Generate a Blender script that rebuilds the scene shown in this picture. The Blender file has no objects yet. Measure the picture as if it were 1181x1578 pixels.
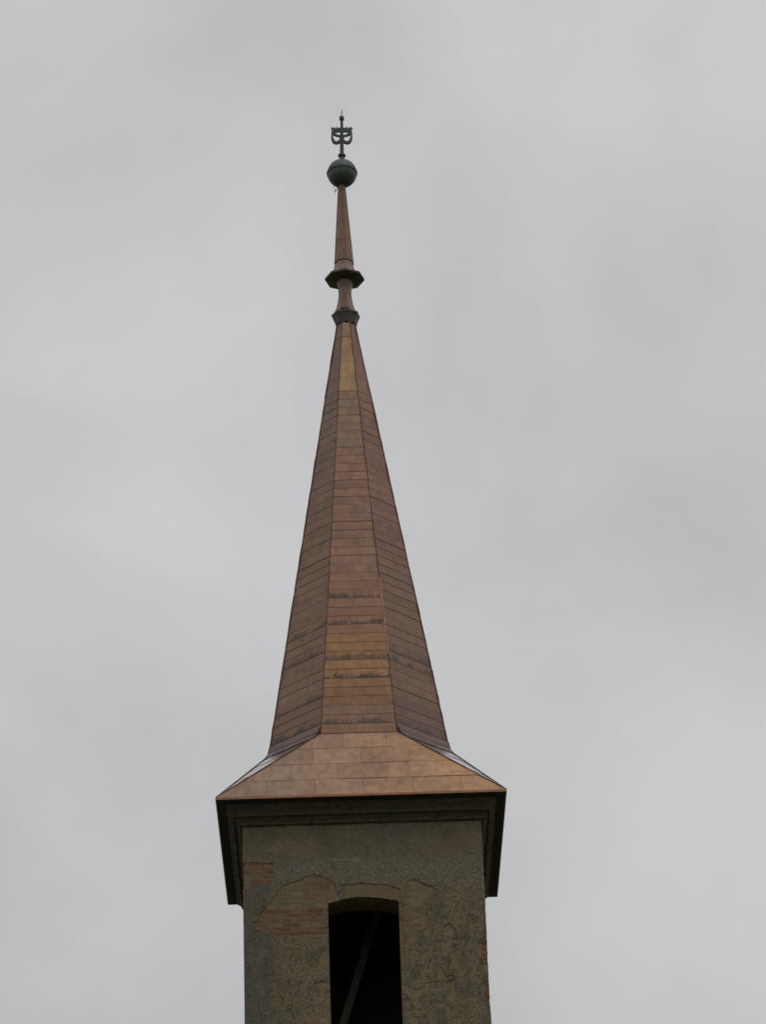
import bpy, bmesh, math, random
from mathutils import Vector, Matrix
from mathutils.geometry import delaunay_2d_cdt
random.seed(11)
R = math.radians
scene = bpy.context.scene
col = scene.collection

# ------------------------------------------------------------------ camera
H = 22.52                       # eave height above the ground, metres
cam_d = bpy.data.cameras.new('camera')
cam = bpy.data.objects.new('camera', cam_d); col.objects.link(cam)
cR = Vector((9.99505018e-01, -2.04541178e-04, -3.14591494e-02))
cU = Vector((0.02771049, -0.46771385, 0.88344546))
cF = Vector((0.01489458, 0.88387992, 0.46747668))
m3 = Matrix((cR, cU, -cF)).transposed()
cam.matrix_world = Matrix.Translation((-0.30393, -51.98855, -20.91914 + H)) @ m3.to_4x4()
cam_d.sensor_fit = 'AUTO'; cam_d.sensor_width = 36.0
cam_d.lens = 4962.42 / 1578 * 36.0
cam_d.clip_start = 0.5; cam_d.clip_end = 6000
scene.camera = cam

# ------------------------------------------------------------------ overcast sky
SUN_EL, SUN_AZ = R(56), R(35)   # sun veiled by cloud, behind the camera to the right
world = bpy.data.worlds.new('World'); scene.world = world; world.use_nodes = True
nt = world.node_tree; nt.nodes.clear()
def N(t, tree=None, **kw):
    n = (tree or nt).nodes.new(t)
    for k, v in kw.items(): setattr(n, k, v)
    return n
wo = N('ShaderNodeOutputWorld'); bg = N('ShaderNodeBackground'); nt.links.new(bg.outputs[0], wo.inputs[0])
sky = N('ShaderNodeTexSky', sky_type='NISHITA', sun_disc=False)
sky.sun_elevation = SUN_EL; sky.sun_rotation = math.pi - SUN_AZ
skm = N('ShaderNodeMix', data_type='RGBA', blend_type='MULTIPLY'); skm.inputs[0].default_value = 1
skm.inputs[7].default_value = (.09, .09, .09, 1)
nt.links.new(sky.outputs[0], skm.inputs[6])
tc = N('ShaderNodeTexCoord')
n1 = N('ShaderNodeTexNoise'); n1.inputs['Scale'].default_value = 6.0; n1.inputs['Detail'].default_value = 6.0; n1.inputs['Roughness'].default_value = .5; n1.inputs['Distortion'].default_value = .25
mp = N('ShaderNodeMapping'); mp.inputs['Location'].default_value = (3.1, 4.2, 2.1); mp.inputs['Scale'].default_value = (1, 1, 1.2)
nt.links.new(tc.outputs['Generated'], mp.inputs[0]); nt.links.new(mp.outputs[0], n1.inputs['Vector'])
cr = N('ShaderNodeMapRange'); cr.inputs[1].default_value = .3; cr.inputs[2].default_value = .7; cr.inputs[3].default_value = .87; cr.inputs[4].default_value = 1.13
nt.links.new(n1.outputs[0], cr.inputs[0])
# overcast luminance: brighter towards the zenith
sx = N('ShaderNodeSeparateXYZ'); nt.links.new(tc.outputs['Generated'], sx.inputs[0])
zr = N('ShaderNodeMapRange'); zr.inputs[1].default_value = 0; zr.inputs[2].default_value = 1; zr.inputs[3].default_value = .445; zr.inputs[4].default_value = .70
nt.links.new(sx.outputs[2], zr.inputs[0])
mu = N('ShaderNodeMath', operation='MULTIPLY'); nt.links.new(cr.outputs[0], mu.inputs[0]); nt.links.new(zr.outputs[0], mu.inputs[1])
cc = N('ShaderNodeMix', data_type='RGBA', blend_type='MULTIPLY'); cc.inputs[0].default_value = 1
cc.inputs[6].default_value = (.992, .995, 1.005, 1); nt.links.new(mu.outputs[0], cc.inputs[7])
mx = N('ShaderNodeMix', data_type='RGBA'); mx.inputs[0].default_value = .96
nt.links.new(skm.outputs[2], mx.inputs[6]); nt.links.new(cc.outputs[2], mx.inputs[7])
nt.links.new(mx.outputs[2], bg.inputs[0]); bg.inputs[1].default_value = 1.0

sun_d = bpy.data.lights.new('sun', 'SUN'); sun_d.energy = .5; sun_d.angle = R(45); sun_d.color = (1, .96, .9)
sun = bpy.data.objects.new('sun', sun_d); col.objects.link(sun)
sd = Vector((math.sin(SUN_AZ) * math.cos(SUN_EL), -math.cos(SUN_AZ) * math.cos(SUN_EL), math.sin(SUN_EL)))
sun.rotation_euler = sd.to_track_quat('Z', 'Y').to_euler(); sun.location = sd * 80

vs = scene.view_settings
vs.view_transform = 'Standard'; vs.look = 'None'; vs.exposure = 0; vs.gamma = 1; vs.use_curve_mapping = False

# ------------------------------------------------------------------ materials
def mat(name):
    m = bpy.data.materials.new(name); m.use_nodes = True
    t = m.node_tree; b = t.nodes['Principled BSDF']
    return m, t, b
def noise(t, scale, detail=4, rough=.55, vec=None, dist=0):
    n = N('ShaderNodeTexNoise', t); n.inputs['Scale'].default_value = scale; n.inputs['Detail'].default_value = detail
    n.inputs['Roughness'].default_value = rough; n.inputs['Distortion'].default_value = dist
    if vec is not None: t.links.new(vec, n.inputs['Vector'])
    return n.outputs[0]
def rng(t, v, a, b, c=0., d=1.):
    n = N('ShaderNodeMapRange', t)
    for i, x in enumerate((a, b, c, d)): n.inputs[i + 1].default_value = x
    t.links.new(v, n.inputs[0]); return n.outputs[0]
def mix(t, f, a, b, bt='MIX'):
    n = N('ShaderNodeMix', t, data_type='RGBA', blend_type=bt)
    for sock, v in ((n.inputs[0], f), (n.inputs[6], a), (n.inputs[7], b)):
        if hasattr(v, 'links'): t.links.new(v, sock)
        elif isinstance(v, (int, float)): sock.default_value = v
        else: sock.default_value = (*v, 1)
    return n.outputs[2]
def math_(t, op, a, b=0.):
    n = N('ShaderNodeMath', t, operation=op)
    for i, v in enumerate((a, b)):
        if hasattr(v, 'links'): t.links.new(v, n.inputs[i])
        else: n.inputs[i].default_value = v
    return n.outputs[0]
def mapping(t, vec, sc=(1, 1, 1), loc=None):
    n = N('ShaderNodeMapping', t); n.inputs['Scale'].default_value = sc; t.links.new(vec, n.inputs[0])
    if loc is not None: t.links.new(loc, n.inputs[1])
    return n.outputs[0]
def bump(t, b, h, strength, dist):
    n = N('ShaderNodeBump', t); n.inputs['Strength'].default_value = strength; n.inputs['Distance'].default_value = dist
    t.links.new(h, n.inputs['Height']); t.links.new(n.outputs[0], b.inputs['Normal'])

def copper_mat(name, metallic=.75, rough=.42):
    """oxidised sheet copper; the object's colour is the sheet's own tone, its alpha (1 = clean) the tar stains"""
    m, t, b = mat(name)
    oi = N('ShaderNodeObjectInfo', t); tcn = N('ShaderNodeTexCoord', t)
    off = N('ShaderNodeCombineXYZ', t)
    t.links.new(math_(t, 'MULTIPLY', oi.outputs['Random'], 37.), off.inputs[0])
    t.links.new(math_(t, 'MULTIPLY', oi.outputs['Random'], 11.), off.inputs[2])
    vl = mapping(t, tcn.outputs['Object'], (1, 1, 1), off.outputs[0])        # own pattern on each sheet
    vw = tcn.outputs['Object']                                                # pattern shared by all sheets
    big = noise(t, 1.1, 3, .5, vw, .8)
    med = noise(t, 5, 5, .6, vl, .5)
    fine = noise(t, 60, 3, .6, vl)
    streak = noise(t, 9, 4, .6, mapping(t, vl, (1, 1, .14)))
    c = oi.outputs['Color']
    c = mix(t, rng(t, big, .4, .62, 0, .30), c, (.185, .092, .078), 'MIX')     # purplish oxide clouds
    c = mix(t, rng(t, med, .42, .70, 0, .34), c, (.24, .132, .058), 'MIX')     # ochre film
    c = mix(t, rng(t, streak, .46, .72, 0, .42), c, (.115, .078, .06), 'MIX')   # rain streaks
    hs = noise(t, 7, 5, .65, mapping(t, vl, (.35, .35, 2.2)), .4)
    c = mix(t, rng(t, hs, .54, .70, 0, .55), c, (.30, .135, .05), 'MIX')
    c = mix(t, rng(t, hs, .45, .30, 0, .45), c, (.125, .088, .088), 'MIX')
    hsv = N('ShaderNodeHueSaturation', t)
    t.links.new(c, hsv.inputs['Color']); t.links.new(rng(t, oi.outputs['Random'], 0, 1, .90, 1.03), hsv.inputs['Value']); hsv.inputs['Saturation'].default_value = .94
    c = hsv.outputs[0]
    # blotchy tar along a lap
    gs = N('ShaderNodeSeparateXYZ', t); t.links.new(tcn.outputs['Generated'], gs.inputs[0])
    blot = math_(t, 'ADD', math_(t, 'MULTIPLY', noise(t, 26, 5, .75, mapping(t, vl, (1, 1, .55)), .3), .6), math_(t, 'MULTIPLY', noise(t, 3.5, 3, .6, vl), .4))
    edge = rng(t, gs.outputs[2], .0, 1., .075, -.10)
    st = rng(t, math_(t, 'ADD', blot, edge), .50, .545, 0, .8)
    st = math_(t, 'MULTIPLY', st, math_(t, 'SUBTRACT', 1., oi.outputs['Alpha']))
    c = mix(t, st, c, (.07, .058, .05))
    c = mix(t, rng(t, fine, .3, .7, .0, .30), c, mix(t, .5, c, (.07, .055, .045)))
    t.links.new(c, b.inputs['Base Color'])
    t.links.new(math_(t, 'SUBTRACT', metallic, math_(t, 'MULTIPLY', st, metallic * .9)), b.inputs['Metallic'])
    t.links.new(math_(t, 'ADD', rng(t, med, .3, .7, rough - .07, rough + .10), math_(t, 'MULTIPLY', st, .3)), b.inputs['Roughness'])
    h = math_(t, 'ADD', math_(t, 'MULTIPLY', noise(t, 3.2, 2, .4, vl), 1.), math_(t, 'MULTIPLY', fine, .03))
    bump(t, b, h, .55 if rough > .3 else .05, .03)
    return m
M_COPPER = copper_mat('sheet_copper')
M_CORNER = copper_mat('sky_sheen_corner_copper', .95, .2)

def flat_metal(name, c1, c2, metallic, rough, sc=6):
    m, t, b = mat(name); tcn = N('ShaderNodeTexCoord', t)
    n = noise(t, sc, 5, .6, tcn.outputs['Object'], .5)
    t.links.new(mix(t, rng(t, n, .35, .65), c1, c2), b.inputs['Base Color'])
    b.inputs['Metallic'].default_value = metallic
    t.links.new(rng(t, n, .3, .7, rough - .06, rough + .12), b.inputs['Roughness'])
    bump(t, b, noise(t, 30, 3, .6, tcn.outputs['Object']), .2, .01)
    return m
M_SEAM = flat_metal('dark_seam_copper', (.08, .045, .034), (.15, .08, .055), .6, .5)
M_CORE = flat_metal('roof_underlay', (.05, .034, .026), (.08, .052, .038), .2, .7)
M_VERD = flat_metal('weathered_green_copper', (.072, .083, .07), (.105, .142, .122), .35, .5, 9)
M_COLLAR = flat_metal('dark_brown_collar', (.075, .063, .05), (.115, .095, .073), .4, .5, 9)
M_IRON = flat_metal('dark_green_iron', (.035, .045, .045), (.065, .085, .08), .4, .5, 14)
M_EDGE = flat_metal('copper_drip_edge', (.36, .17, .09), (.26, .14, .09), .75, .4)

def plaster_mat(name, region=True, dark=1.0):
    m, t, b = mat(name); tcn = N('ShaderNodeTexCoord', t); v = tcn.outputs['Object']
    sp = N('ShaderNodeSeparateXYZ', t); t.links.new(v, sp.inputs[0])
    z = math_(t, 'SUBTRACT', sp.outputs[2], H); x = sp.outputs[0]
    big = noise(t, .9, 4, .6, v, .7); med = noise(t, 3.3, 6, .65, v, .4); fine = noise(t, 80, 4, .7, v); grit = noise(t, 38, 6, .8, v)
    smooth = mix(t, rng(t, med, .38, .62), (.15, .125, .085), (.195, .165, .115))
    smooth = mix(t, rng(t, big, .45, .62, 0, .7), smooth, (.145, .133, .105))
    smooth = mix(t, rng(t, grit, .48, .62, 0, .45), smooth, (.095, .085, .065))
    rough_ = mix(t, rng(t, grit, .42, .60), (0.099, 0.093, 0.079), (0.261, 0.232, 0.174))
    rough_ = mix(t, rng(t, noise(t, 1.6, 5, .65, v, .9), .44, .58, 0, .75), rough_, (0.232, 0.180, 0.110))
    rough_ = mix(t, rng(t, med, .50, .64, 0, .6), rough_, (0.133, 0.128, 0.114))
    # finishing coat ends in an uneven line below the cornice; coarse base coat beneath
    lim = math_(t, 'ADD', z, rng(t, med, .2, .8, -.16, .16))
    f = rng(t, lim, -1.2, -.95)
    c = mix(t, f, rough_, smooth)
    pat = noise(t, 5.5, 6, .7, v, 1.2)
    c = mix(t, math_(t, 'MULTIPLY', rng(t, pat, .51, .58), rng(t, f, 0, 1, .6, .2)), c, (.09, .078, .055))
    c = mix(t, math_(t, 'MULTIPLY', rng(t, pat, .46, .38), rng(t, f, 0, 1, .55, .25)), c, (.27, .212, .125))
    band = math_(t, 'MULTIPLY', rng(t, lim, -1.75, -1.35), rng(t, lim, -.9, -1.12))
    c = mix(t, math_(t, 'MULTIPLY', band, .6), c, mix(t, rng(t, grit, .40, .56), (.09, .085, .075), (.25, .235, .20)))
    # soot-grey dirt down the left corner
    gl = math_(t, 'ADD', x, rng(t, med, .2, .8, -.35, .35))
    g = math_(t, 'MULTIPLY', rng(t, gl, -1.30, -1.62), rng(t, z, -1.0, -1.5))
    c = mix(t, math_(t, 'MULTIPLY', g, .6), c, (0.107, 0.104, 0.097))
    sf = noise(t, 55, 3, .6, v)
    c = mix(t, rng(t, sf, .60, .68, 0, .6), c, (0.383, 0.360, 0.302))
    c = mix(t, rng(t, sf, .40, .32, 0, .8), c, (0.041, 0.038, 0.035))
    stv = noise(t, 4.5, 4, .6, mapping(t, v, (1, 1, .13)))
    c = mix(t, rng(t, stv, .52, .7, 0, .35), c, (0.081, 0.077, 0.067))
    gr = noise(t, 24, 5, .8, v)
    c = mix(t, rng(t, f, 0, 1, 1, .55), c, mix(t, rng(t, gr, .36, .64), (.62, .61, .58), (1.38, 1.30, 1.14)), 'MULTIPLY')
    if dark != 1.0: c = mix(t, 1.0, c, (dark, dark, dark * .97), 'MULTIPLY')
    t.links.new(c, b.inputs['Base Color']); b.inputs['Roughness'].default_value = .95
    b.inputs['Specular IOR Level'].default_value = .15
    hr = math_(t, 'MULTIPLY', math_(t, 'ADD', math_(t, 'MULTIPLY', grit, 1.6), math_(t, 'MULTIPLY', fine, .8)), rng(t, f, 0, 1, 1, .3))
    bump(t, b, math_(t, 'ADD', hr, math_(t, 'MULTIPLY', med, .8)), .7, .010)
    return m
M_PLASTER = plaster_mat('weathered_plaster')
M_CORNICE = plaster_mat('dark_cornice_plaster', dark=.56)  # same plaster, multiplied to a darker tone

def brick_mat():
    m, t, b = mat('old_brick'); tcn = N('ShaderNodeTexCoord', t); oi = N('ShaderNodeObjectInfo', t)
    off = N('ShaderNodeCombineXYZ', t)
    for i, k in enumerate((31., 17., 23.)): t.links.new(math_(t, 'MULTIPLY', oi.outputs['Random'], k), off.inputs[i])
    v = mapping(t, tcn.outputs['Object'], (1, 1, 1), off.outputs[0])
    geo = N('ShaderNodeNewGeometry', t)
    n = noise(t, 11, 6, .78, geo.outputs['Position'], .6); f = noise(t, 45, 4, .7, v)
    c = mix(t, rng(t, f, .35, .65), oi.outputs['Color'], (.15, .085, .055))
    sm = math_(t, 'ADD', n, math_(t, 'MULTIPLY', math_(t, 'SUBTRACT', 1., oi.outputs['Alpha']), .30))
    c = mix(t, rng(t, sm, .50, .66, 0, .97), c, mix(t, f, (.175, .138, .085), (.25, .20, .125)))   # smeared mortar
    t.links.new(c, b.inputs['Base Color']); b.inputs['Roughness'].default_value = .95; b.inputs['Specular IOR Level'].default_value = .15
    bump(t, b, math_(t, 'ADD', f, n), .7, .012)
    return m
M_BRICK = brick_mat()

def mortar_mat():
    m, t, b = mat('lime_mortar'); tcn = N('ShaderNodeTexCoord', t); v = tcn.outputs['Object']
    a = noise(t, 4, 5, .6, v, .5); f = noise(t, 30, 5, .7, v)
    c = mix(t, rng(t, a, .38, .62), (.175, .140, .086), (.25, .20, .12))
    c = mix(t, rng(t, f, .55, .68, 0, .7), c, (.075, .07, .06))
    t.links.new(c, b.inputs['Base Color']); b.inputs['Roughness'].default_value = .97; b.inputs['Specular IOR Level'].default_value = .1
    bump(t, b, math_(t, 'ADD', f, a), .8, .02)
    return m
M_MORTAR = mortar_mat()

def wood_mat(name, c1, c2):
    m, t, b = mat(name); tcn = N('ShaderNodeTexCoord', t)
    n = noise(t, 14, 6, .65, mapping(t, tcn.outputs['Object'], (1, 1, .08)), .8)
    t.links.new(mix(t, rng(t, n, .35, .65), c1, c2), b.inputs['Base Color']); b.inputs['Roughness'].default_value = .9
    bump(t, b, n, .5, .01)
    return m
M_SOFFIT = wood_mat('dark_soffit_boards', (.035, .03, .025), (.06, .052, .042))
M_TIMBER = wood_mat('grey_timber', (.11, .092, .068), (.17, .145, .105))
M_INSIDE = wood_mat('shade_dark_inner_wall', (.035, .033, .03), (.055, .05, .045))  # near-black colour put in to keep the unlit chamber dark

def ground_mat():
    m, t, b = mat('grass_ground'); tcn = N('ShaderNodeTexCoord', t); v = tcn.outputs['Object']
    a = noise(t, .15, 6, .6, v); f = noise(t, 6, 6, .7, v)
    c = mix(t, rng(t, a, .4, .6), (.06, .075, .03), (.11, .095, .06)); c = mix(t, rng(t, f, .4, .6, 0, .5), c, (.05, .06, .025))
    t.links.new(c, b.inputs['Base Color']); b.inputs['Roughness'].default_value = 1
    bump(t, b, f, .8, .1)
    return m
M_GROUND = ground_mat()

# ------------------------------------------------------------------ mesh helpers (all heights given from the eave, H is added here)
def link(name, verts, faces, m, parent=None, smooth=False, color=None, lift=True):
    me = bpy.data.meshes.new(name)
    me.from_pydata([(v[0], v[1], v[2] + (H if lift else 0)) for v in verts], [], faces)
    bm = bmesh.new(); bm.from_mesh(me); bmesh.ops.recalc_face_normals(bm, faces=bm.faces[:]); bm.to_mesh(me); bm.free()
    if smooth:
        for p in me.polygons: p.use_smooth = True
    me.materials.append(m)
    o = bpy.data.objects.new(name, me); col.objects.link(o); o.parent = parent
    if color: o.color = color
    return o
def empty(name, loc=(0, 0, 0), parent=None):
    o = bpy.data.objects.new(name, None); col.objects.link(o); o.location = loc; o.parent = parent; o.empty_display_size = .3
    return o
class MB:
    def __init__(s): s.v = []; s.f = []
    def add(s, verts, faces):
        k = len(s.v); s.v += [tuple(v) for v in verts]; s.f += [tuple(i + k for i in f) for f in faces]
    def box(s, x0, x1, y0, y1, z0, z1):
        s.add([(x, y, z) for z in (z0, z1) for x, y in ((x0, y0), (x1, y0), (x1, y1), (x0, y1))],
              [(3, 2, 1, 0), (4, 5, 6, 7), (0, 1, 5, 4), (1, 2, 6, 5), (2, 3, 7, 6), (3, 0, 4, 7)])
    def rings(s, rings, cap0=True, cap1=True):
        k = len(s.v); n = len(rings[0])
        for r in rings: s.v += [tuple(p) for p in r]
        for i in range(len(rings) - 1):
            for j in range(n):
                s.f.append((k + i * n + j, k + i * n + (j + 1) % n, k + (i + 1) * n + (j + 1) % n, k + (i + 1) * n + j))
        if cap0: s.f.append(tuple(k + j for j in reversed(range(n))))
        if cap1: s.f.append(tuple(k + (len(rings) - 1) * n + j for j in range(n)))
    def tube(s, pts, r, n=6):
        pts = [Vector(p) for p in pts]; rs = r if isinstance(r, (list, tuple)) else [r] * len(pts)
        out = []
        for i, p in enumerate(pts):
            d = (pts[min(i + 1, len(pts) - 1)] - pts[max(i - 1, 0)]).normalized()
            a = d.orthogonal().normalized() if abs(d.z) > .9 else d.cross(Vector((0, 0, 1))).normalized()
            b = d.cross(a)
            out.append([p + (a * math.cos(2 * math.pi * k / n) + b * math.sin(2 * math.pi * k / n)) * rs[i] for k in range(n)])
        s.rings(out)
    def build(s, name, m, parent=None, **kw): return link(name, s.v, s.f, m, parent, **kw)
T8 = math.tan(math.pi / 8)
def ring(Rv, z, rot, n=8): return [(Rv * math.cos(rot + 2 * math.pi * k / n), Rv * math.sin(rot + 2 * math.pi * k / n), z) for k in range(n)]
def sq(r, z): return [(-r, -r, z), (r, -r, z), (r, r, z), (-r, r, z)]

# ------------------------------------------------------------------ ground
g = MB(); nseg = 64
g.add([(0, 0, -.001)] + [(3000 * math.cos(2 * math.pi * k / nseg), 3000 * math.sin(2 * math.pi * k / nseg), -.001) for k in range(nseg)],
      [(0, k + 1, (k + 1) % nseg + 1) for k in range(nseg)])
go = g.build('ground', M_GROUND, lift=False); go['kind'] = 'structure'
for p in go.data.polygons:
    if p.normal.z < 0: p.flip()

# ------------------------------------------------------------------ the tower
tower = empty('church_tower')
tower['label'] = 'old plastered church tower with crumbling brick and tall octagonal copper spire'
tower['category'] = 'church tower'

# window opening: segmental arch
AX, AR, AZ = -.016, 1.906, -3.564
WL, WR = -.602, .570
def arch_z(x): return AZ + math.sqrt(AR ** 2 - (x - AX) ** 2)
SILL = -4.75
arch_pts = [(WL + (WR - WL) * i / 14, arch_z(WL + (WR - WL) * i / 14)) for i in range(15)]
WINDOW = [(WL, SILL)] + arch_pts + [(WR, SILL)]

def inside(p, poly):
    x, y = p; c = False; n = len(poly)
    for i in range(n):
        x0, y0 = poly[i]; x1, y1 = poly[(i + 1) % n]
        if (y0 > y) != (y1 > y) and x < (x1 - x0) * (y - y0) / (y1 - y0) + x0: c = not c
    return c
def rough_poly(poly, step=.035, amp=.014, keep=None):
    out = []; n = len(poly)
    for i in range(n):
        a = Vector(poly[i]); b = Vector(poly[(i + 1) % n]); L = (b - a).length; k = max(1, int(L / step))
        for j in range(k):
            p = a + (b - a) * j / k
            if not (keep and keep(p)): 
                k_ = amp * (1.5 if p.y < -2.0 else 1.0)      # lower edges are more ragged
                p += Vector((random.uniform(-k_, k_), random.uniform(-k_, k_)))
            out.append((p.x, p.y))
    return out
def sheet(outline, holes, place, back, spacing, wob, name, m, parent):
    """a plaster coat: outline minus holes, triangulated, given thickness; place(u, v, depth) makes the 3-D point"""
    us = [p[0] for p in outline]; vs_ = [p[1] for p in outline]
    pts = []; edges = []
    for poly in [outline] + holes:
        k = len(pts); pts += [Vector(p) for p in poly]; edges += [(k + i, k + (i + 1) % len(poly)) for i in range(len(poly))]
    u = min(us) + spacing
    while u < max(us) - spacing / 2:
        v = min(vs_) + spacing
        while v < max(vs_) - spacing / 2:
            pts.append(Vector((u + random.uniform(-.3, .3) * spacing, v + random.uniform(-.3, .3) * spacing))); v += spacing
        u += spacing
    ov, oe, of, *_ = delaunay_2d_cdt(pts, edges, [], 0, 1e-5)
    tris = []
    for f in of:
        c = sum((ov[i] for i in f), Vector((0, 0))) / len(f)
        if inside(c, outline) and not any(inside(c, h) for h in holes): tris.append(tuple(f))
    used = sorted({i for f in tris for i in f}); ix = {i: k for k, i in enumerate(used)}; n = len(used)
    edge_count = {}
    for f in tris:
        for i in range(len(f)):
            e = (f[i], f[(i + 1) % len(f)]); key = tuple(sorted(e)); edge_count.setdefault(key, []).append(e)
    verts = [place(ov[i].x, ov[i].y, random.uniform(-wob, wob)) for i in used] + [place(ov[i].x, ov[i].y, -back) for i in used]
    faces = [tuple(ix[i] for i in f) for f in tris] + [tuple(ix[i] + n for i in reversed(f)) for f in tris]
    for es in edge_count.values():
        if len(es) == 1:
            a, b = es[0]; faces.append((ix[b], ix[a], ix[a] + n, ix[b] + n))
    return link(name, verts, faces, m, parent)

# --- masonry core with the opening (the belfry stage) and the shaft below
TK = .018                                   # plaster thickness
CI = 2.0 - TK + .003                        # core half width
BZ = -6.6                                   # foot of the belfry stage
wall = sheet([(-CI, BZ), (CI, BZ), (CI, -.30), (-CI, -.30)], [WINDOW],
             lambda u, v, d: (u, -CI - d, v), .62, .5, 0, 'belfry_wall', M_MORTAR, tower)
wall['label'] = 'masonry wall of the belfry showing brick through lost plaster'
b = MB()
for x0, x1, y0, y1 in ((-CI, -CI + .62, -CI + .62, CI - .62), (CI - .62, CI, -CI + .62, CI - .62), (-CI, CI, CI - .62, CI)):
    b.box(x0, x1, y0 + .001, y1 - .001, BZ, -.30)
b.build('side_masonry', M_MORTAR, tower)
# inner lining, floor and ceiling of the dark bell chamber
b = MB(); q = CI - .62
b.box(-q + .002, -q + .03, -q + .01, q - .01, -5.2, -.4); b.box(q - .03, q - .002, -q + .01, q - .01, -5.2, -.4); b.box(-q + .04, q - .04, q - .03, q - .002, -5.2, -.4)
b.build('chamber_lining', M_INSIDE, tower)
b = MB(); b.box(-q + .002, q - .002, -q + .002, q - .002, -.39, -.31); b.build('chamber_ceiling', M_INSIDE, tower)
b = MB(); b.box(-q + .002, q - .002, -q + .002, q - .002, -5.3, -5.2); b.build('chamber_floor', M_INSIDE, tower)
# lower shaft and plinth
b = MB(); b.box(-1.998, 1.998, -1.998, 1.998, -H + .9, BZ - .002); b.build('lower_shaft', M_PLASTER, tower)
b = MB(); b.rings([sq(2.14, -H - .05), sq(2.14, -H + .8), sq(2.0, -H + .92)]); b.build('plinth', M_MORTAR, tower)
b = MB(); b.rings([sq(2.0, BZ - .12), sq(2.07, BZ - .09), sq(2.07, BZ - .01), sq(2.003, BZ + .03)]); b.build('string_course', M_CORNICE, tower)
b = MB(); b.box(WL - .08, WR + .08, -2.05, -1.5, SILL - .12, SILL + .01); b.build('window_sill', M_MORTAR, tower)

# --- plaster coat, with the places where it has come away
PA = [(-.40, -1.60), (-.43, -1.56), (-.49, -1.41), (-.57, -1.33), (-.69, -1.27), (-.82, -1.24), (-.93, -1.25), (-1.02, -1.28), (-1.1, -1.33), (-1.17, -1.36),
      (-1.26, -1.38), (-1.35, -1.43), (-1.4, -1.49), (-1.46, -1.57), (-1.52, -1.66), (-1.6, -1.77), (-1.69, -1.87), (-1.76, -1.96), (-1.8, -2.07), (-1.78, -2.18),
      (-1.63, -2.24), (-1.46, -2.28), (-1.24, -2.31), (-.96, -2.44), (-.78, -2.38), (WL + .004, -2.49), (WL + .004, -1.80), (-.55, -1.77), (-.45, -1.74), (-.38, -1.72)]
PB = [(-2.01, -1.0), (-1.81, -.99), (-1.5, -1.01), (-1.5, -1.21), (-1.55, -1.37), (-1.84, -1.36), (-1.95, -1.52), (-2.01, -1.53)]
PC = [(-.36, -1.44), (-.08, -1.41), (.09, -1.42), (.33, -1.45), (.48, -1.49), (.61, -1.53), (.61, -1.74)] + [(x, z - .004) for x, z in reversed(arch_pts) if x > -.33]
PD = [(.67, -1.51), (.74, -1.38), (.83, -1.36), (.93, -1.4), (1.03, -1.48), (1.16, -1.52), (1.19, -1.61), (1.14, -1.71), (1.05, -1.82), (1.04, -1.97), (1.01, -2.16), (.94, -2.37),
      (.82, -2.46), (.73, -2.47), (.72, -2.89), (.63, -2.91), (.63, -2.3), (.60, -2.0), (.65, -1.75)]
PE = [(1.32, -2.17), (1.41, -2.16), (1.44, -2.26), (1.49, -2.29), (1.4, -2.38), (1.26, -2.36)]
PF = [(1.3, -3.15), (1.46, -3.14), (1.43, -3.51), (1.27, -3.53)]
PG = [(2.01, -1.85), (1.975, -1.95), (1.972, -2.2), (1.94, -2.38), (1.915, -2.55), (1.89, -2.74), (1.90, -3.1), (1.925, -3.3), (1.93, -3.56), (1.975, -3.66), (2.01, -3.7)]
PH = [(-1.55, -3.06), (-1.43, -3.07), (-1.43, -3.26), (-1.36, -3.41), (-1.45, -3.49), (-1.58, -3.39), (-1.52, -3.27)]
PI_ = [(-1.31, -3.17), (-1.27, -3.06), (-1.21, -3.16)]
PJ = [(.64, -3.42), (.7, -3.43), (.74, -3.58), (.67, -3.77), (.60, -3.78), (.60, -3.44)]
PK = [(-.86, -3.11), (-.63, -3.1), (-.64, -3.21), (-.83, -3.2)]
def crack(pts, w):
    a = [(x + random.uniform(-.005, .005), z + w * random.uniform(.4, 1)) for x, z in pts[1:-1]]
    c = [(x + random.uniform(-.005, .005), z - w * random.uniform(.4, 1)) for x, z in pts[1:-1]]
    return [pts[0]] + a + [pts[-1]] + c[::-1]
CR = [crack([(1.41, -2.415), (1.46, -2.435), (1.52, -2.44), (1.57, -2.43), (1.62, -2.41), (1.69, -2.405)], .008),
      crack([(.80, -3.19), (.87, -3.185), (.94, -3.18), (1.05, -3.18), (1.12, -3.16), (1.17, -3.14), (1.27, -3.11)], .006),
      crack([(1.29, -3.09), (1.34, -3.08), (1.40, -3.07), (1.46, -3.10), (1.50, -3.12)], .014),
      crack([(1.36, -2.98), (1.40, -2.97), (1.44, -2.98), (1.46, -3.04)], .009),
      crack([(-1.12, -2.93), (-1.06, -2.90), (-1.0, -2.885), (-.95, -2.86)], .007),
      crack([(-1.9, -2.32), (-1.84, -2.27), (-1.80, -2.23)], .006),
      crack([(-1.845, -.78), (-1.838, -.765), (-1.83, -.78)], .012), crack([(1.78, -.97), (1.787, -.96), (1.795, -.97)], .012),
      crack([(.80, -3.65), (.84, -3.62), (.9, -3.63)], .006), crack([(.95, -2.62), (1.03, -2.60), (1.1, -2.61)], .005),
      crack([(-.95, -3.42), (-.88, -3.40), (-.82, -3.41)], .007)]
at_edge = lambda p: abs(p.x) > 2.0
patches = [rough_poly(p, keep=at_edge) for p in (PA, PB, PC, PD, PE, PF, PG, PH, PI_, PJ, PK)]
front = sheet([(-2, BZ), (2, BZ), (2, -.30), (-2, -.30)], [WINDOW] + patches + CR,
              lambda u, v, d: (u, -2.0 - d, v), TK, .085, .004, 'plaster_coat', M_PLASTER, wall)
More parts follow.
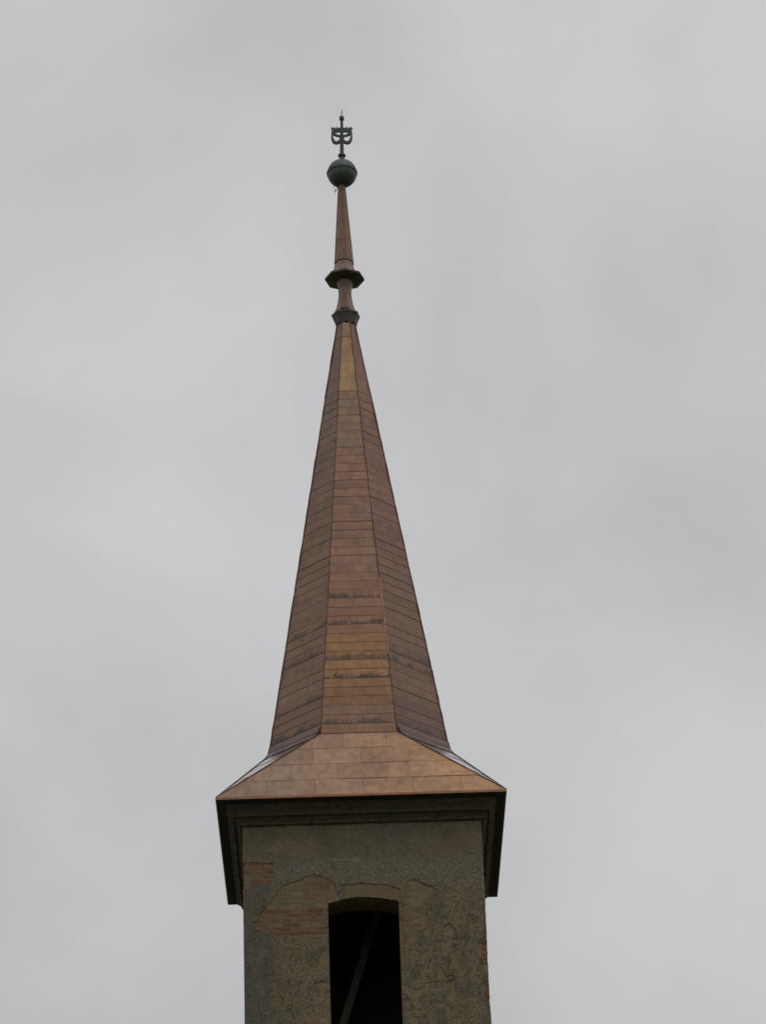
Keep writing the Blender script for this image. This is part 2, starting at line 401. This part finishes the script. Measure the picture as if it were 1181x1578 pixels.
front['label'] = 'stained grey brown plaster with cracks and missing patches'
# the coat's other three sides; on the right the corner is broken away
notch = rough_poly([(-1.9, -1.82), (-1.93, -2.3), (-1.86, -2.6), (-1.84, -3.0), (-1.87, -3.4), (-1.93, -3.68), (-1.99, -3.72), (-1.99, -1.80)], keep=lambda p: p.x < -1.97)
sheet([(-2 + TK, BZ), (2 - TK, BZ), (2 - TK, -.30), (-2 + TK, -.30)], [notch], lambda u, v, d: (2.0 + d, u, v), TK, .25, .004, 'plaster_coat', M_PLASTER, wall)
sheet([(-2 + TK, BZ), (2 - TK, BZ), (2 - TK, -.30), (-2 + TK, -.30)], [rough_poly([(-1.99, -1.0), (-1.9, -1.02), (-1.88, -1.4), (-1.99, -1.53)], keep=lambda p: p.x < -1.97)],
      lambda u, v, d: (-2.0 - d, u, v), TK, .25, .004, 'plaster_coat', M_PLASTER, wall)
sheet([(-2, BZ), (2, BZ), (2, -.30), (-2, -.30)], [], lambda u, v, d: (u, 2.0 + d, v), TK, .3, .004, 'plaster_coat', M_PLASTER, wall)

# flecks of old limewash left on the plaster
m_lime = flat_metal('limewash', (.55, .53, .48), (.32, .30, .26), 0, .95, 40)
b = MB()
for i in range(16):
    x = -.49 + .39 * i / 15 + random.uniform(-.01, .01); w_, h_ = random.uniform(.008, .02), random.uniform(.004, .013)
    if i in (6, 7, 9): continue
    zc_ = -.99 - .02 * i / 15 + random.uniform(-.008, .008)
    b.add([(x - w_, -2.0035, zc_ - h_ * .3), (x + w_ * .6, -2.0035, zc_ - h_), (x + w_, -2.0035, zc_ + h_ * .4), (x - w_ * .4, -2.0035, zc_ + h_),
           (x - w_, -1.995, zc_ - h_ * .3), (x + w_ * .6, -1.995, zc_ - h_), (x + w_, -1.995, zc_ + h_ * .4), (x - w_ * .4, -1.995, zc_ + h_)],
          [(0, 1, 2, 3), (7, 6, 5, 4), (0, 4, 5, 1), (1, 5, 6, 2), (2, 6, 7, 3), (3, 7, 4, 0)])
lw = b.build('limewash_flecks', m_lime, wall); lw['kind'] = 'stuff'
# --- bricks laid bare
def brick_mesh(k):
    me = bpy.data.meshes.new('brick'); rr = random.Random(k); c = .05
    v = []
    for y, ins in ((.5, 0), (-.36, 0), (-.5, 1)):
        for sx_, sz in ((-1, -1), (1, -1), (1, 1), (-1, 1)):
            j = rr.uniform(-.02, .02)
            v.append((sx_ * (.5 - ins * .022) + j * .4, y + rr.uniform(-.03, .03) * ins, sz * (.5 - ins * .09) + j))
    f = [(0, 1, 2, 3), (11, 10, 9, 8)]
    for r in range(2):
        for i in range(4): f.append((r * 4 + (i + 1) % 4, r * 4 + i, r * 4 + 4 + i, r * 4 + 4 + (i + 1) % 4))
    me.from_pydata(v, [], f); me.materials.append(M_BRICK)
    bm = bmesh.new(); bm.from_mesh(me); bmesh.ops.recalc_face_normals(bm, faces=bm.faces[:]); bm.to_mesh(me); bm.free()
    return me
BM = [brick_mesh(k) for k in range(6)]
nb = 0
def put_brick(x, z, L, hgt, red, roty=0, proud=None, y=None, rotz=0, depth=.06):
    """red: how bare of mortar the brick is, 0..1"""
    global nb; nb += 1
    o = bpy.data.objects.new('brick', random.choice(BM)); col.objects.link(o); o.parent = wall
    pr = random.uniform(-.001, .0045) if proud is None else proud
    o.location = (x, -CI - pr + depth / 2 if y is None else y, z + H); o.scale = (L, depth, hgt)
    o.rotation_euler = (random.uniform(-.02, .02), roty + random.uniform(-.012, .012), rotz + random.uniform(-.015, .015))
    k = random.uniform(.75, 1.2)
    o.color = (.27 * k, .088 * k * random.uniform(.85, 1.2), .055 * k, max(0, min(1, red)))
CH, BL, JO = .077, .255, .012
regions = [(PA, None), (PB, .8), ([(x, z) for x, z in PD if x < .8] , .12), (PH, .55)]
def redness(x, z, base):
    if base is None:                      # the large patch: bare red in its lower half, smeared with mortar above
        r = .5 + (.6 if -2.25 < z < -1.72 else 0) + (.25 if x > -.75 and z < -1.4 else 0)
        if z < -2.25: r = .35
        if -1.0 < x < -.7 and -1.42 < z < -1.34: r = 1
        return r * random.uniform(.55, 1.1)
    if base == .12: return random.choice((.95, .8, .2, .5)) if z < -1.95 else .1
    return base * random.uniform(.7, 1.3)
for k in range(60):
    z = -.40 - k * CH
    off = (k % 2) * (BL + JO) / 2
    for j in range(-9, 10):
        x0 = j * (BL + JO) + off + random.uniform(-.01, .01); x1 = x0 + BL + random.uniform(-.006, .006)
        segs = [(x0, x1)]
        if SILL < z < arch_z(max(WL, min(WR, (x0 + x1) / 2))) + .25 - (0 if WL < (x0 + x1) / 2 < WR else .25) + .03:
            a, c = WL - .004, WR + .004
            segs = [s for s in ((x0, min(x1, a)), (max(x0, c), x1)) if s[1] - s[0] > .05] if (x0 < c and x1 > a) else segs
        for s0, s1 in segs:
            s0 = max(s0, -1.985); s1 = min(s1, 1.90)
            if s1 - s0 < .05: continue
            xm = (s0 + s1) / 2
            for poly, base in regions:
                if any(inside((s0 + (s1 - s0) * t_, z + dz), poly) for t_ in (.03, .35, .65, .97) for dz in (-.03, .03)):
                    put_brick(xm, z, s1 - s0, CH - JO, redness(xm, z, base)); break
    if -3.75 < z < -1.85:                 # broken right-hand corner
        L = (.13, .2)[k % 2] + random.uniform(-.01, .01)
        put_brick(1.986 - L / 2 + random.uniform(-.012, .006), z, L, CH - JO, random.uniform(.7, 1.1), y=-CI - random.uniform(.0, .008) + .125, depth=.25)
# the arch ring over the opening
nv = 15; ang0 = math.asin((WL - AX) / AR); ang1 = math.asin((WR - AX) / AR)
for i in range(nv):
    a = ang0 + (ang1 - ang0) * (i + .5) / nv; rr = AR + .128
    put_brick(AX + rr * math.sin(a), AZ + rr * math.cos(a), .075, .25, (.05 if i < 7 else .38) * random.uniform(.6, 1.3), roty=a)

# --- cornice and eave
prof = [(2.004, -.362), (2.05, -.345), (2.054, -.325), (2.072, -.292), (2.095, -.272), (2.10, -.262), (2.108, -.258), (2.108, -.234), (2.160, -.231), (2.164, -.214)]
for i in range(1, 9):
    u = i / 8; prof.append((2.164 + .095 * (u - .13 * math.sin(2 * math.pi * u)), -.214 + .16 * (u)))
prof += [(2.265, -.050), (2.265, -.034)]
def wav(a, b):   # straight edges with slight unevenness
    out = []
    for r, z in (a, b): out.append(sq(r, z))
    return out
NS = 44
def sqn(r, z, k):
    out = []; rr = random.Random(k)
    cs = [(-1, -1), (1, -1), (1, 1), (-1, 1)]
    for i in range(4):
        a = cs[i]; c = cs[(i + 1) % 4]
        for j in range(NS):
            t_ = j / NS; w = 0 if j == 0 else rr.uniform(-.008, .008) * (1 if rr.random() < .8 else 2)
            x = a[0] + (c[0] - a[0]) * t_; y = a[1] + (c[1] - a[1]) * t_
            nx, ny = ((0, -1), (1, 0), (0, 1), (-1, 0))[i]
            out.append((x * r + nx * w, y * r + ny * w, z + rr.uniform(-.004, .004)))
    return out
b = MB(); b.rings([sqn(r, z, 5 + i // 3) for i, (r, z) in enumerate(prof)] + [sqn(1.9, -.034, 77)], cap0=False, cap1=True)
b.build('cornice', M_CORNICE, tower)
EV = 2.423
for i in range(4):       # soffit boards under the eave, one each side
    b = MB(); b.add([(-2.400, -2.400, -.030), (2.400, -2.400, -.030), (2.24, -2.24, -.030), (-2.24, -2.24, -.030),
                     (-2.400, -2.400, -.012), (2.400, -2.400, -.012), (2.24, -2.24, -.012), (-2.24, -2.24, -.012)],
                    [(0, 1, 2, 3), (7, 6, 5, 4), (0, 4, 5, 1), (1, 5, 6, 2), (2, 6, 7, 3), (3, 7, 4, 0)])
    M4 = Matrix.Rotation(i * math.pi / 2, 3, 'Z'); b.v = [tuple(M4 @ Vector(v)) for v in b.v]
    b.build('soffit_board', M_SOFFIT, tower)

# --- spire and skirt roof in sheet copper
ZB = 1.50
def ap(z): return 1.802 - .155 * z          # apothem of the octagon
def overt(a, k): return Vector((a * (T8 if k in (1, 4) or True else 0), 0, 0))
def octo(a, z):                               # eight corners, first face = front (corner 0 -> 1), anticlockwise
    t = a * T8
    return [Vector(p) for p in ((-t, -a, z), (t, -a, z), (a, -t, z), (a, t, z), (t, a, z), (-t, a, z), (-a, t, z), (-a, -t, z))]
spire = empty('spire', (0, 0, 0), tower); spire['label'] = 'tall octagonal copper spire'
skirt = empty('skirt_roof', (0, 0, 0), tower); skirt['label'] = 'flared copper skirt roof, lighter orange with sky light painted in'
b = MB(); b.rings([octo(ap(ZB) - .018, ZB - .05), octo(ap(10.56) - .014, 10.56)]); b.build('spire_underlay', M_CORE, spire)
AB = ap(ZB)
b = MB(); e_in = EV - .02; o_in = octo(AB - .018, ZB + .012); c_in = sq(e_in, -.004)
b.add([tuple(p) for p in o_in] + c_in, [(8, 9, 1, 0), (9, 10, 3, 2), (10, 11, 5, 4), (11, 8, 7, 6), (9, 2, 1), (10, 4, 3), (11, 6, 5), (8, 0, 7)])
b.build('skirt_underlay', M_CORE, skirt)

rest = MB()                                   # sheets on the far sides, never picked apart
def panel(quad, name, parent, color, gap=.0017, lo=.0048, hi=.001, th=.006, warp=.0018, far=None, m=None):
    gap = gap * random.choice((.5, .7, 1., 1.)) ; lo = lo + random.uniform(-.0025, .003)
    q = [Vector(p) for p in quad]            # bl, br, tr, tl
    n = (q[1] - q[0]).cross(q[3] - q[0]).normalized()
    up = ((q[3] + q[2]) - (q[0] + q[1])).normalized()
    def ins(p, a, c, l):                     # move p towards a by gap (sideways) and c (upwards)
        return p
    out = []
    for i, (p, side, vert) in enumerate(((q[0], q[1] - q[0], 1), (q[1], q[0] - q[1], 1), (q[2], q[3] - q[2], -1), (q[3], q[2] - q[3], -1))):
        s_ = side.normalized() * min(gap, side.length * .2) if side.length > 1e-6 else Vector((0, 0, 0))
        p2 = p + s_ + up * vert * gap * .6
        h = (lo if i < 2 else hi) + random.uniform(-warp, warp) * .5
        out.append(p2 + n * h)
    base = [p - n * th for p in out]
    f = [(0, 1, 2, 3), (7, 6, 5, 4), (0, 4, 5, 1), (1, 5, 6, 2), (2, 6, 7, 3), (3, 7, 4, 0)]
    if far is not None: far.add([tuple(p) for p in out + base], f); return None
    return link(name, [tuple(p) for p in out + base], f, m or M_COPPER, parent, color=color)

NR = 40; ROWH = (8.9 - ZB) / NR
zs = [ZB + ROWH * i for i in range(NR + 1)] + [10.19, 10.56]
def jit(c, s=.05): 
    k = 1 + random.uniform(-s, s); return tuple(x * k * (1 + random.uniform(-s, s) * .5) for x in c)
def spire_color(face, z0):
    st = 1.0
    if face == 0:
        if z0 > 10: c = (.26, .168, .095)
        elif z0 > 8.8: c = (.30, .195, .085)
        elif z0 > 7.6: c = (.215, .135, .09)
        elif z0 > 4.65: c = (.225, .125, .08)
        elif z0 > 3.4: c = (.225, .115, .068)
        elif z0 > 1.95: c = (.265, .137, .052)
        else: c = (.225, .13, .078)
        for zz in (4.46, 3.90, 3.16, 2.62, 1.69, 1.87): 
            if abs(z0 + ROWH / 2 - zz) < ROWH / 2: st = random.uniform(0, .35)
    elif face == 7:  # side faces: colour lightened to make up for the weaker light they catch
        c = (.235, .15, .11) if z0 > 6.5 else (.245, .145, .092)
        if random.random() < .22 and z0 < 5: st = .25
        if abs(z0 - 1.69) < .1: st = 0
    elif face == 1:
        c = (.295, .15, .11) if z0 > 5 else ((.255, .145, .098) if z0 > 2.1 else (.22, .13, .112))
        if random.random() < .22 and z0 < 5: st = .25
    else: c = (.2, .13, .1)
    return (*jit(c), st)
for i in range(len(zs) - 1):
    lo_, hi_ = octo(ap(zs[i]), zs[i]), octo(ap(zs[i + 1]), zs[i + 1])
    for k in range(8):
        if k in (1, 3, 5, 7) and i == 0: pass
        quad = (lo_[k], lo_[(k + 1) % 8], hi_[(k + 1) % 8], hi_[k])
        near = k in (0, 1, 2, 6, 7)
        o = panel(quad, 'copper_panel', spire, spire_color(k, zs[i]) if near else None, far=None if near else rest)
far_o = rest.build('copper_panels', M_COPPER, spire, color=(.2, .13, .1, 1)); far_o['kind'] = 'stuff'

# skirt: four rows of staggered sheets on each side, a folded triangle at each corner
joints = {3: (-1.07, -.27, .53), 2: (-.79, .02, .83), 1: (-1.17, -.37, .46, 1.28), 0: (-1.57, -.76, .04, .87, 1.68)}
for sdn in range(4):
    Mz = Matrix.Rotation(sdn * math.pi / 2, 3, 'Z')
    for r in range(4):
        def edge(t_):                           # half width, y, z up the slope
            return (EV + (AB * T8 - EV) * t_, -(EV + (AB - EV) * t_), ZB * t_)
        w0, y0, z0 = edge(r / 4); w1, y1, z1 = edge((r + 1) / 4)
        xs = [j for j in joints[r] if abs(j) < w1 - .05] if r < 3 else [j for j in joints[r] if abs(j) < w1 + .05 and abs(j) < w0 - .3]
        if r == 3: xs = [-.27, .53]
        cuts = [None] + xs + [None]
        for j in range(len(cuts) - 1):
            a, c = cuts[j], cuts[j + 1]
            bl = Vector((-w0 if a is None else a, y0, z0)); br = Vector((w0 if c is None else c, y0, z0))
            tl = Vector((-w1 if a is None else a, y1, z1)); tr = Vector((w1 if c is None else c, y1, z1))
            warm = .5 + .5 * max(-1, min(1, (bl.x + br.x) / 3))
            cc_ = (.34 + .11 * warm, .222 + .03 * warm, .145 - .02 * warm)  # sky brightness and the warmer right-hand light are put into the colour
            if sdn == 2: panel([Mz @ p for p in (bl, br, tr, tl)], 'copper_panel', skirt, (*jit(cc_, .035), 1), gap=.0022, lo=.006)
            else: panel([Mz @ p for p in (bl, br, tr, tl)], 'copper_panel', skirt, (*jit(cc_, .035), 1), gap=.0022, lo=.006)
    # corner triangle (left of this side) with a small fillet where it turns up into the spire
    V0, V7 = octo(AB, ZB)[0], octo(AB, ZB)[7]; E = Vector((-EV, -EV, 0))
    nrm = (V0 - E).cross(V7 - E).normalized(); nrm = nrm if nrm.z > 0 else -nrm
    tri = []
    cuts = [(0.0, .36), (.36, .70), (.70, 1.0)]
    for s0, s1 in cuts:
        a0, b0 = E.lerp(V7, s0), E.lerp(V0, s0); a1, b1 = E.lerp(V7, s1), E.lerp(V0, s1)
        if s0 == 0: a0 = E.lerp(V7, .012); b0 = E.lerp(V0, .012)
        panel([Mz @ p for p in (a0, b0, b1, a1)], 'corner_panel', skirt, (.72, .66, .62, 1), gap=.003, lo=.006, m=M_CORNER)  # pale colour stands in for bright sky mirrored at a grazing angle
    zt = ZB + .17; T0, T7 = octo(ap(zt), zt)[0], octo(ap(zt), zt)[7]
    L0, L7 = V0.lerp(E, .075), V7.lerp(E, .075)
    mid0 = (T0 + L0) / 2 * .72 + V0 * .28; mid7 = (T7 + L7) / 2 * .72 + V7 * .28
    out_ = Vector((-.7071, -.7071, 0)) * .012
    for (p, q_, r_, s_) in ((L7, L0, mid0, mid7), (mid7, mid0, T0, T7)):
        panel([Mz @ (v + out_) for v in (p, q_, r_, s_)], 'fillet_panel', skirt, (*jit((.19, .13, .115)), .3), gap=.001)
    # standing seams down the hips
    b = MB(); b.tube([Mz @ p for p in (T0 + Vector((-.004, -.012, 0)), (V0 + mid0) / 2 + Vector((-.004, -.012, 0)), V0.lerp(E, .08) + nrm * .008, E + Vector((.004, .004, .012)))], .013, 6); b.build('hip_seam', M_SEAM, skirt)
    b = MB(); b.tube([Mz @ p for p in (T7 + Vector((-.012, -.004, 0)), (V7 + mid7) / 2 + Vector((-.012, -.004, 0)), V7.lerp(E, .08) + nrm * .008, E + Vector((.004, .004, .012)))], .013, 6); b.build('hip_seam', M_SEAM, skirt)
    # drip edge
    b = MB(); y = -EV
    b.add([(-EV - .006, y - .006, -.030), (EV + .006, y - .006, -.030), (EV + .006, y - .006, .010), (-EV - .006, y - .006, .010),
           (-EV + .02, y + .02, -.030), (EV - .02, y + .02, -.030), (EV - .02, y + .02, .012), (-EV + .02, y + .02, .012)],
          [(0, 1, 2, 3), (7, 6, 5, 4), (0, 4, 5, 1), (1, 5, 6, 2), (2, 6, 7, 3), (3, 7, 4, 0)])
    b.v = [tuple(Mz @ Vector(v)) for v in b.v]; b.build('drip_edge', M_EDGE, skirt)
# flashing where the spire stands on each side of the skirt
for sdn in range(4):
    Mz = Matrix.Rotation(sdn * math.pi / 2, 3, 'Z'); t_ = AB * T8
    b = MB(); b.box(-t_ + .01, t_ - .01, -AB - .016, -AB + .01, ZB - .009, ZB + .006); b.v = [tuple(Mz @ Vector(v)) for v in b.v]; b.build('flashing', M_EDGE, skirt)
# hip seams of the spire: lengths of folded copper
for k in range(8):
    zc = [ZB + .15, 3.1, 4.7, 6.2, 7.7, 8.9, 10.55]
    for i in range(len(zc) - 1):
        p0, p1 = octo(ap(zc[i]) + .006, zc[i])[k], octo(ap(zc[i + 1]) + .006, zc[i + 1])[k]
        new = (k == 1 and i == 1)
        ns_ = 9; rr_ = .011 if not new else .017
        b = MB(); b.tube([p0.lerp(p1, u / (ns_ - 1)) + Vector((random.uniform(-1, 1), random.uniform(-1, 1), 0)) * .0045 for u in range(ns_)], [rr_ * random.uniform(.8, 1.25) for u in range(ns_)], 5); o = b.build('hip_seam', M_EDGE if new else M_SEAM, spire)
        if new: o['label'] = 'newer brighter copper cover strip on the hip'

# --- knop, necks and collars above the spire
def lathe(name, prof_, rot, m, parent, n=8, color=None, smooth=False, cap=(True, True)):
    b = MB(); b.rings([ring(r, z, rot, n) for r, z in prof_], *cap)
    return b.build(name, m, parent, color=color, smooth=smooth)
r1, r2, r3 = R(10), R(4), R(12)
lathe('lower_collar', [(.20, 10.56), (.235, 10.68), (.262, 10.745), (.272, 10.752), (.272, 10.785), (.262, 10.795), (.15, 10.80)], r1, M_COLLAR, tower)
lathe('neck', [(.245, 10.797), (.215, 10.85), (.175, 10.95), (.148, 11.06), (.132, 11.17), (.126, 11.27), (.130, 11.37), (.146, 11.46), (.165, 11.53)], r1, M_COPPER, tower, color=(.20, .14, .112, 1))
b = MB(); t_ = .13; b.add([(-.085, -.236, 10.825), (.075, -.236, 10.825), (.07, -.20, 10.875), (-.08, -.20, 10.875), (-.085, -.20, 10.825), (.075, -.20, 10.825), (.07, -.17, 10.875), (-.08, -.17, 10.875)],
      [(0, 1, 2, 3), (7, 6, 5, 4), (0, 4, 5, 1), (1, 5, 6, 2), (2, 6, 7, 3), (3, 7, 4, 0)]); b.build('repair_strip', M_COPPER, tower, color=(.30, .21, .09, 1))
lathe('upper_collar', [(.16, 11.52), (.30, 11.545), (.372, 11.572), (.378, 11.578), (.378, 11.612), (.366, 11.622), (.2, 11.64)], r2, M_COLLAR, tower)
sp = empty('spirelet', (0, 0, 0), tower)
lathe('base_flare', [(.335, 11.628), (.27, 11.67), (.225, 11.74), (.195, 11.84), (.178, 11.965)], r3, M_COPPER, sp, color=(.235, .17, .14, 1))
def rl(z): return .182 + (.066 - .182) * (z - 11.95) / (13.72 - 11.95)
for z0, z1 in ((11.945, 12.44), (12.425, 12.84), (12.825, 13.21), (13.195, 13.74)):
    lathe('spirelet_section', [(rl(z0) + .004, z0), (rl(z1), z1)], r3, M_COPPER, sp, color=(*jit((.225, .13, .092)), 1))
b = MB()
for k in range(8):
    c_, s_ = math.cos(r3 + k * math.pi / 4), math.sin(r3 + k * math.pi / 4)
    if k % 2 == 0: b.tube([((rl(z)+.003) * c_, (rl(z)+.003) * s_, z) for z in (11.95, 13.7)], .006, 4)
b.build('ribs', M_SEAM, sp)

b = MB(); b.rings([ring(rl(11.95) + .012, 11.938, r3), ring(rl(11.95) + .012, 11.956, r3), ring(rl(11.95) - .02, 11.96, r3)]); b.build('lap_ring', M_SEAM, sp)
ball = empty('ball', (0, 0, 0), tower); ball['label'] = 'greenish copper ball under the cross'
BZc, BR = 14.005, .285; bx0 = .012
def dome(lo, hi, rr, name, sx_=1.0):
    b = MB(); n = 40; b.rings([[(bx0 + rr * math.cos(a) * math.cos(2 * math.pi * k / n), rr * math.cos(a) * math.sin(2 * math.pi * k / n), BZc + rr * sx_ * math.sin(a)) for k in range(n)]
                               for a in [lo + (hi - lo) * i / 14 for i in range(15)]])
    return b.build(name, M_VERD, ball, smooth=True)
dome(R(-82), R(-.5), BR, 'lower_half'); dome(R(.5), R(82), BR + .002, 'upper_half')
b = MB(); n = 48; b.rings([[(bx0 + r_ * math.cos(2 * math.pi * k / n), r_ * math.sin(2 * math.pi * k / n), BZc + dz) for k in range(n)] for r_, dz in ((BR - .01, -.022), (BR + .012, -.020), (BR + .014, .016), (BR - .01, .02))]); b.build('rim', M_IRON, ball)
# loose twist of wire below the ball
b = MB(); b.tube([(-.05, -.07, 13.66), (-.09, -.09, 13.60), (-.125, -.1, 13.55), (-.135, -.1, 13.50)], [.006, .008, .014, .006], 5)
b.tube([(-.125, -.1, 13.55), (-.155, -.1, 13.62), (-.16, -.1, 13.70), (-.145, -.1, 13.76)], .0045, 5)
b.build('wire_loop', M_IRON, ball)

# --- wrought cross
cross = empty('finial_cross', (0, 0, 0), tower); cross['label'] = 'dark wrought cross with curling scrolls and a needle tip'
XS = .016; TL = Matrix.Rotation(R(1.3), 3, 'Y')
def tilt(p): 
    v = TL @ (Vector(p) - Vector((0, 0, 14.3))); return (v.x + XS, v.y, v.z + 14.3)
def strip(b, pts, w, d=.016):
    pts = [Vector((p[0], p[1])) for p in pts]; ws = [k * 1.24 for k in (w if isinstance(w, (list, tuple)) else [w] * len(pts))]; out = []
    for i, p in enumerate(pts):
        t_ = (pts[min(i + 1, len(pts) - 1)] - pts[max(i - 1, 0)]).normalized(); n_ = Vector((-t_.y, t_.x)) * ws[i] / 2
        a, c = p + n_, p - n_
        out.append([tilt((a.x, -d, a.y)), tilt((c.x, -d, c.y)), tilt((c.x, d, c.y)), tilt((a.x, d, a.y))])
    b.rings(out)
def lcross(name, prof_, n=8):
    b = MB(); b.rings([[tilt(p) for p in ring(r_, z, R(22.5), n)] for r_, z in prof_]); return b.build(name, M_IRON, cross)
lcross('socket', [(.058, 14.24), (.052, 14.32), (.05, 14.40)])
lcross('ring', [(.05, 14.385), (.074, 14.405), (.074, 14.435), (.045, 14.455)], 16)
lcross('shaft', [(.043, 14.44), (.040, 14.6), (.036, 14.9), (.028, 15.26)])
lcross('knob', [(.026, 15.235), (.050, 15.262), (.050, 15.325), (.018, 15.345)], 6)
lcross('needle', [(.015, 15.33), (.009, 15.40), (.013, 15.43), (.002, 15.52)], 6)
b = MB(); strip(b, [(-.192, 15.005), (0, 15.01), (.192, 15.005)], .064, .018); b.build('crossbar', M_IRON, cross)
for s in (-1, 1):
    for pts, w in (([(.03, 15.052), (.07, 15.05), (.108, 15.066)], [.024, .022, .040]), ([(.128, 15.064), (.16, 15.046), (.200, 15.066)], [.036, .02, .042])):
        b = MB(); strip(b, [(s * x, z) for x, z in pts], w, .017); b.build('arm_crest', M_IRON, cross)
    b = MB(); strip(b, [(s * .150, 15.0), (s * .150, 14.95), (s * .138, 14.91)], [.062, .055, .05], .019)
    strip(b, [(s * .15, 14.915), (s * .10, 14.892), (s * .05, 14.878), (s * .01, 14.845)], [.046, .036, .034, .06], .017)
    b.build('inner_scroll', M_IRON, cross)
    b = MB(); strip(b, [(s * x, z) for x, z in ((.192, 14.985), (.190, 14.93), (.190, 14.86), (.176, 14.785), (.148, 14.735), (.11, 14.715), (.07, 14.728), (.015, 14.775))], [.016, .018, .03, .042, .05, .052, .048, .045], .02)
    b.build('outer_scroll', M_IRON, cross)

# ------------------------------------------------------------------ timber prop leaning inside the opening
b = MB(); p0, p1 = Vector((-1.05, .05, -5.2)), Vector((.42, .0, -.6)); d = (p1 - p0).normalized(); sxv = d.cross(Vector((0, 1, 0))).normalized(); syv = d.cross(sxv)
w, dd = .066, .065
b.rings([[p + sxv * a * w + syv * c * dd for a, c in ((-1, -1), (1, -1), (1, 1), (-1, 1))] for p in (p0, p0.lerp(p1, .5) + sxv * .008, p1)])
po = b.build('timber_prop', M_TIMBER); po['label'] = 'grey squared timber leaning inside the dark arched belfry opening'; po['category'] = 'timber'
print('bricks', nb)
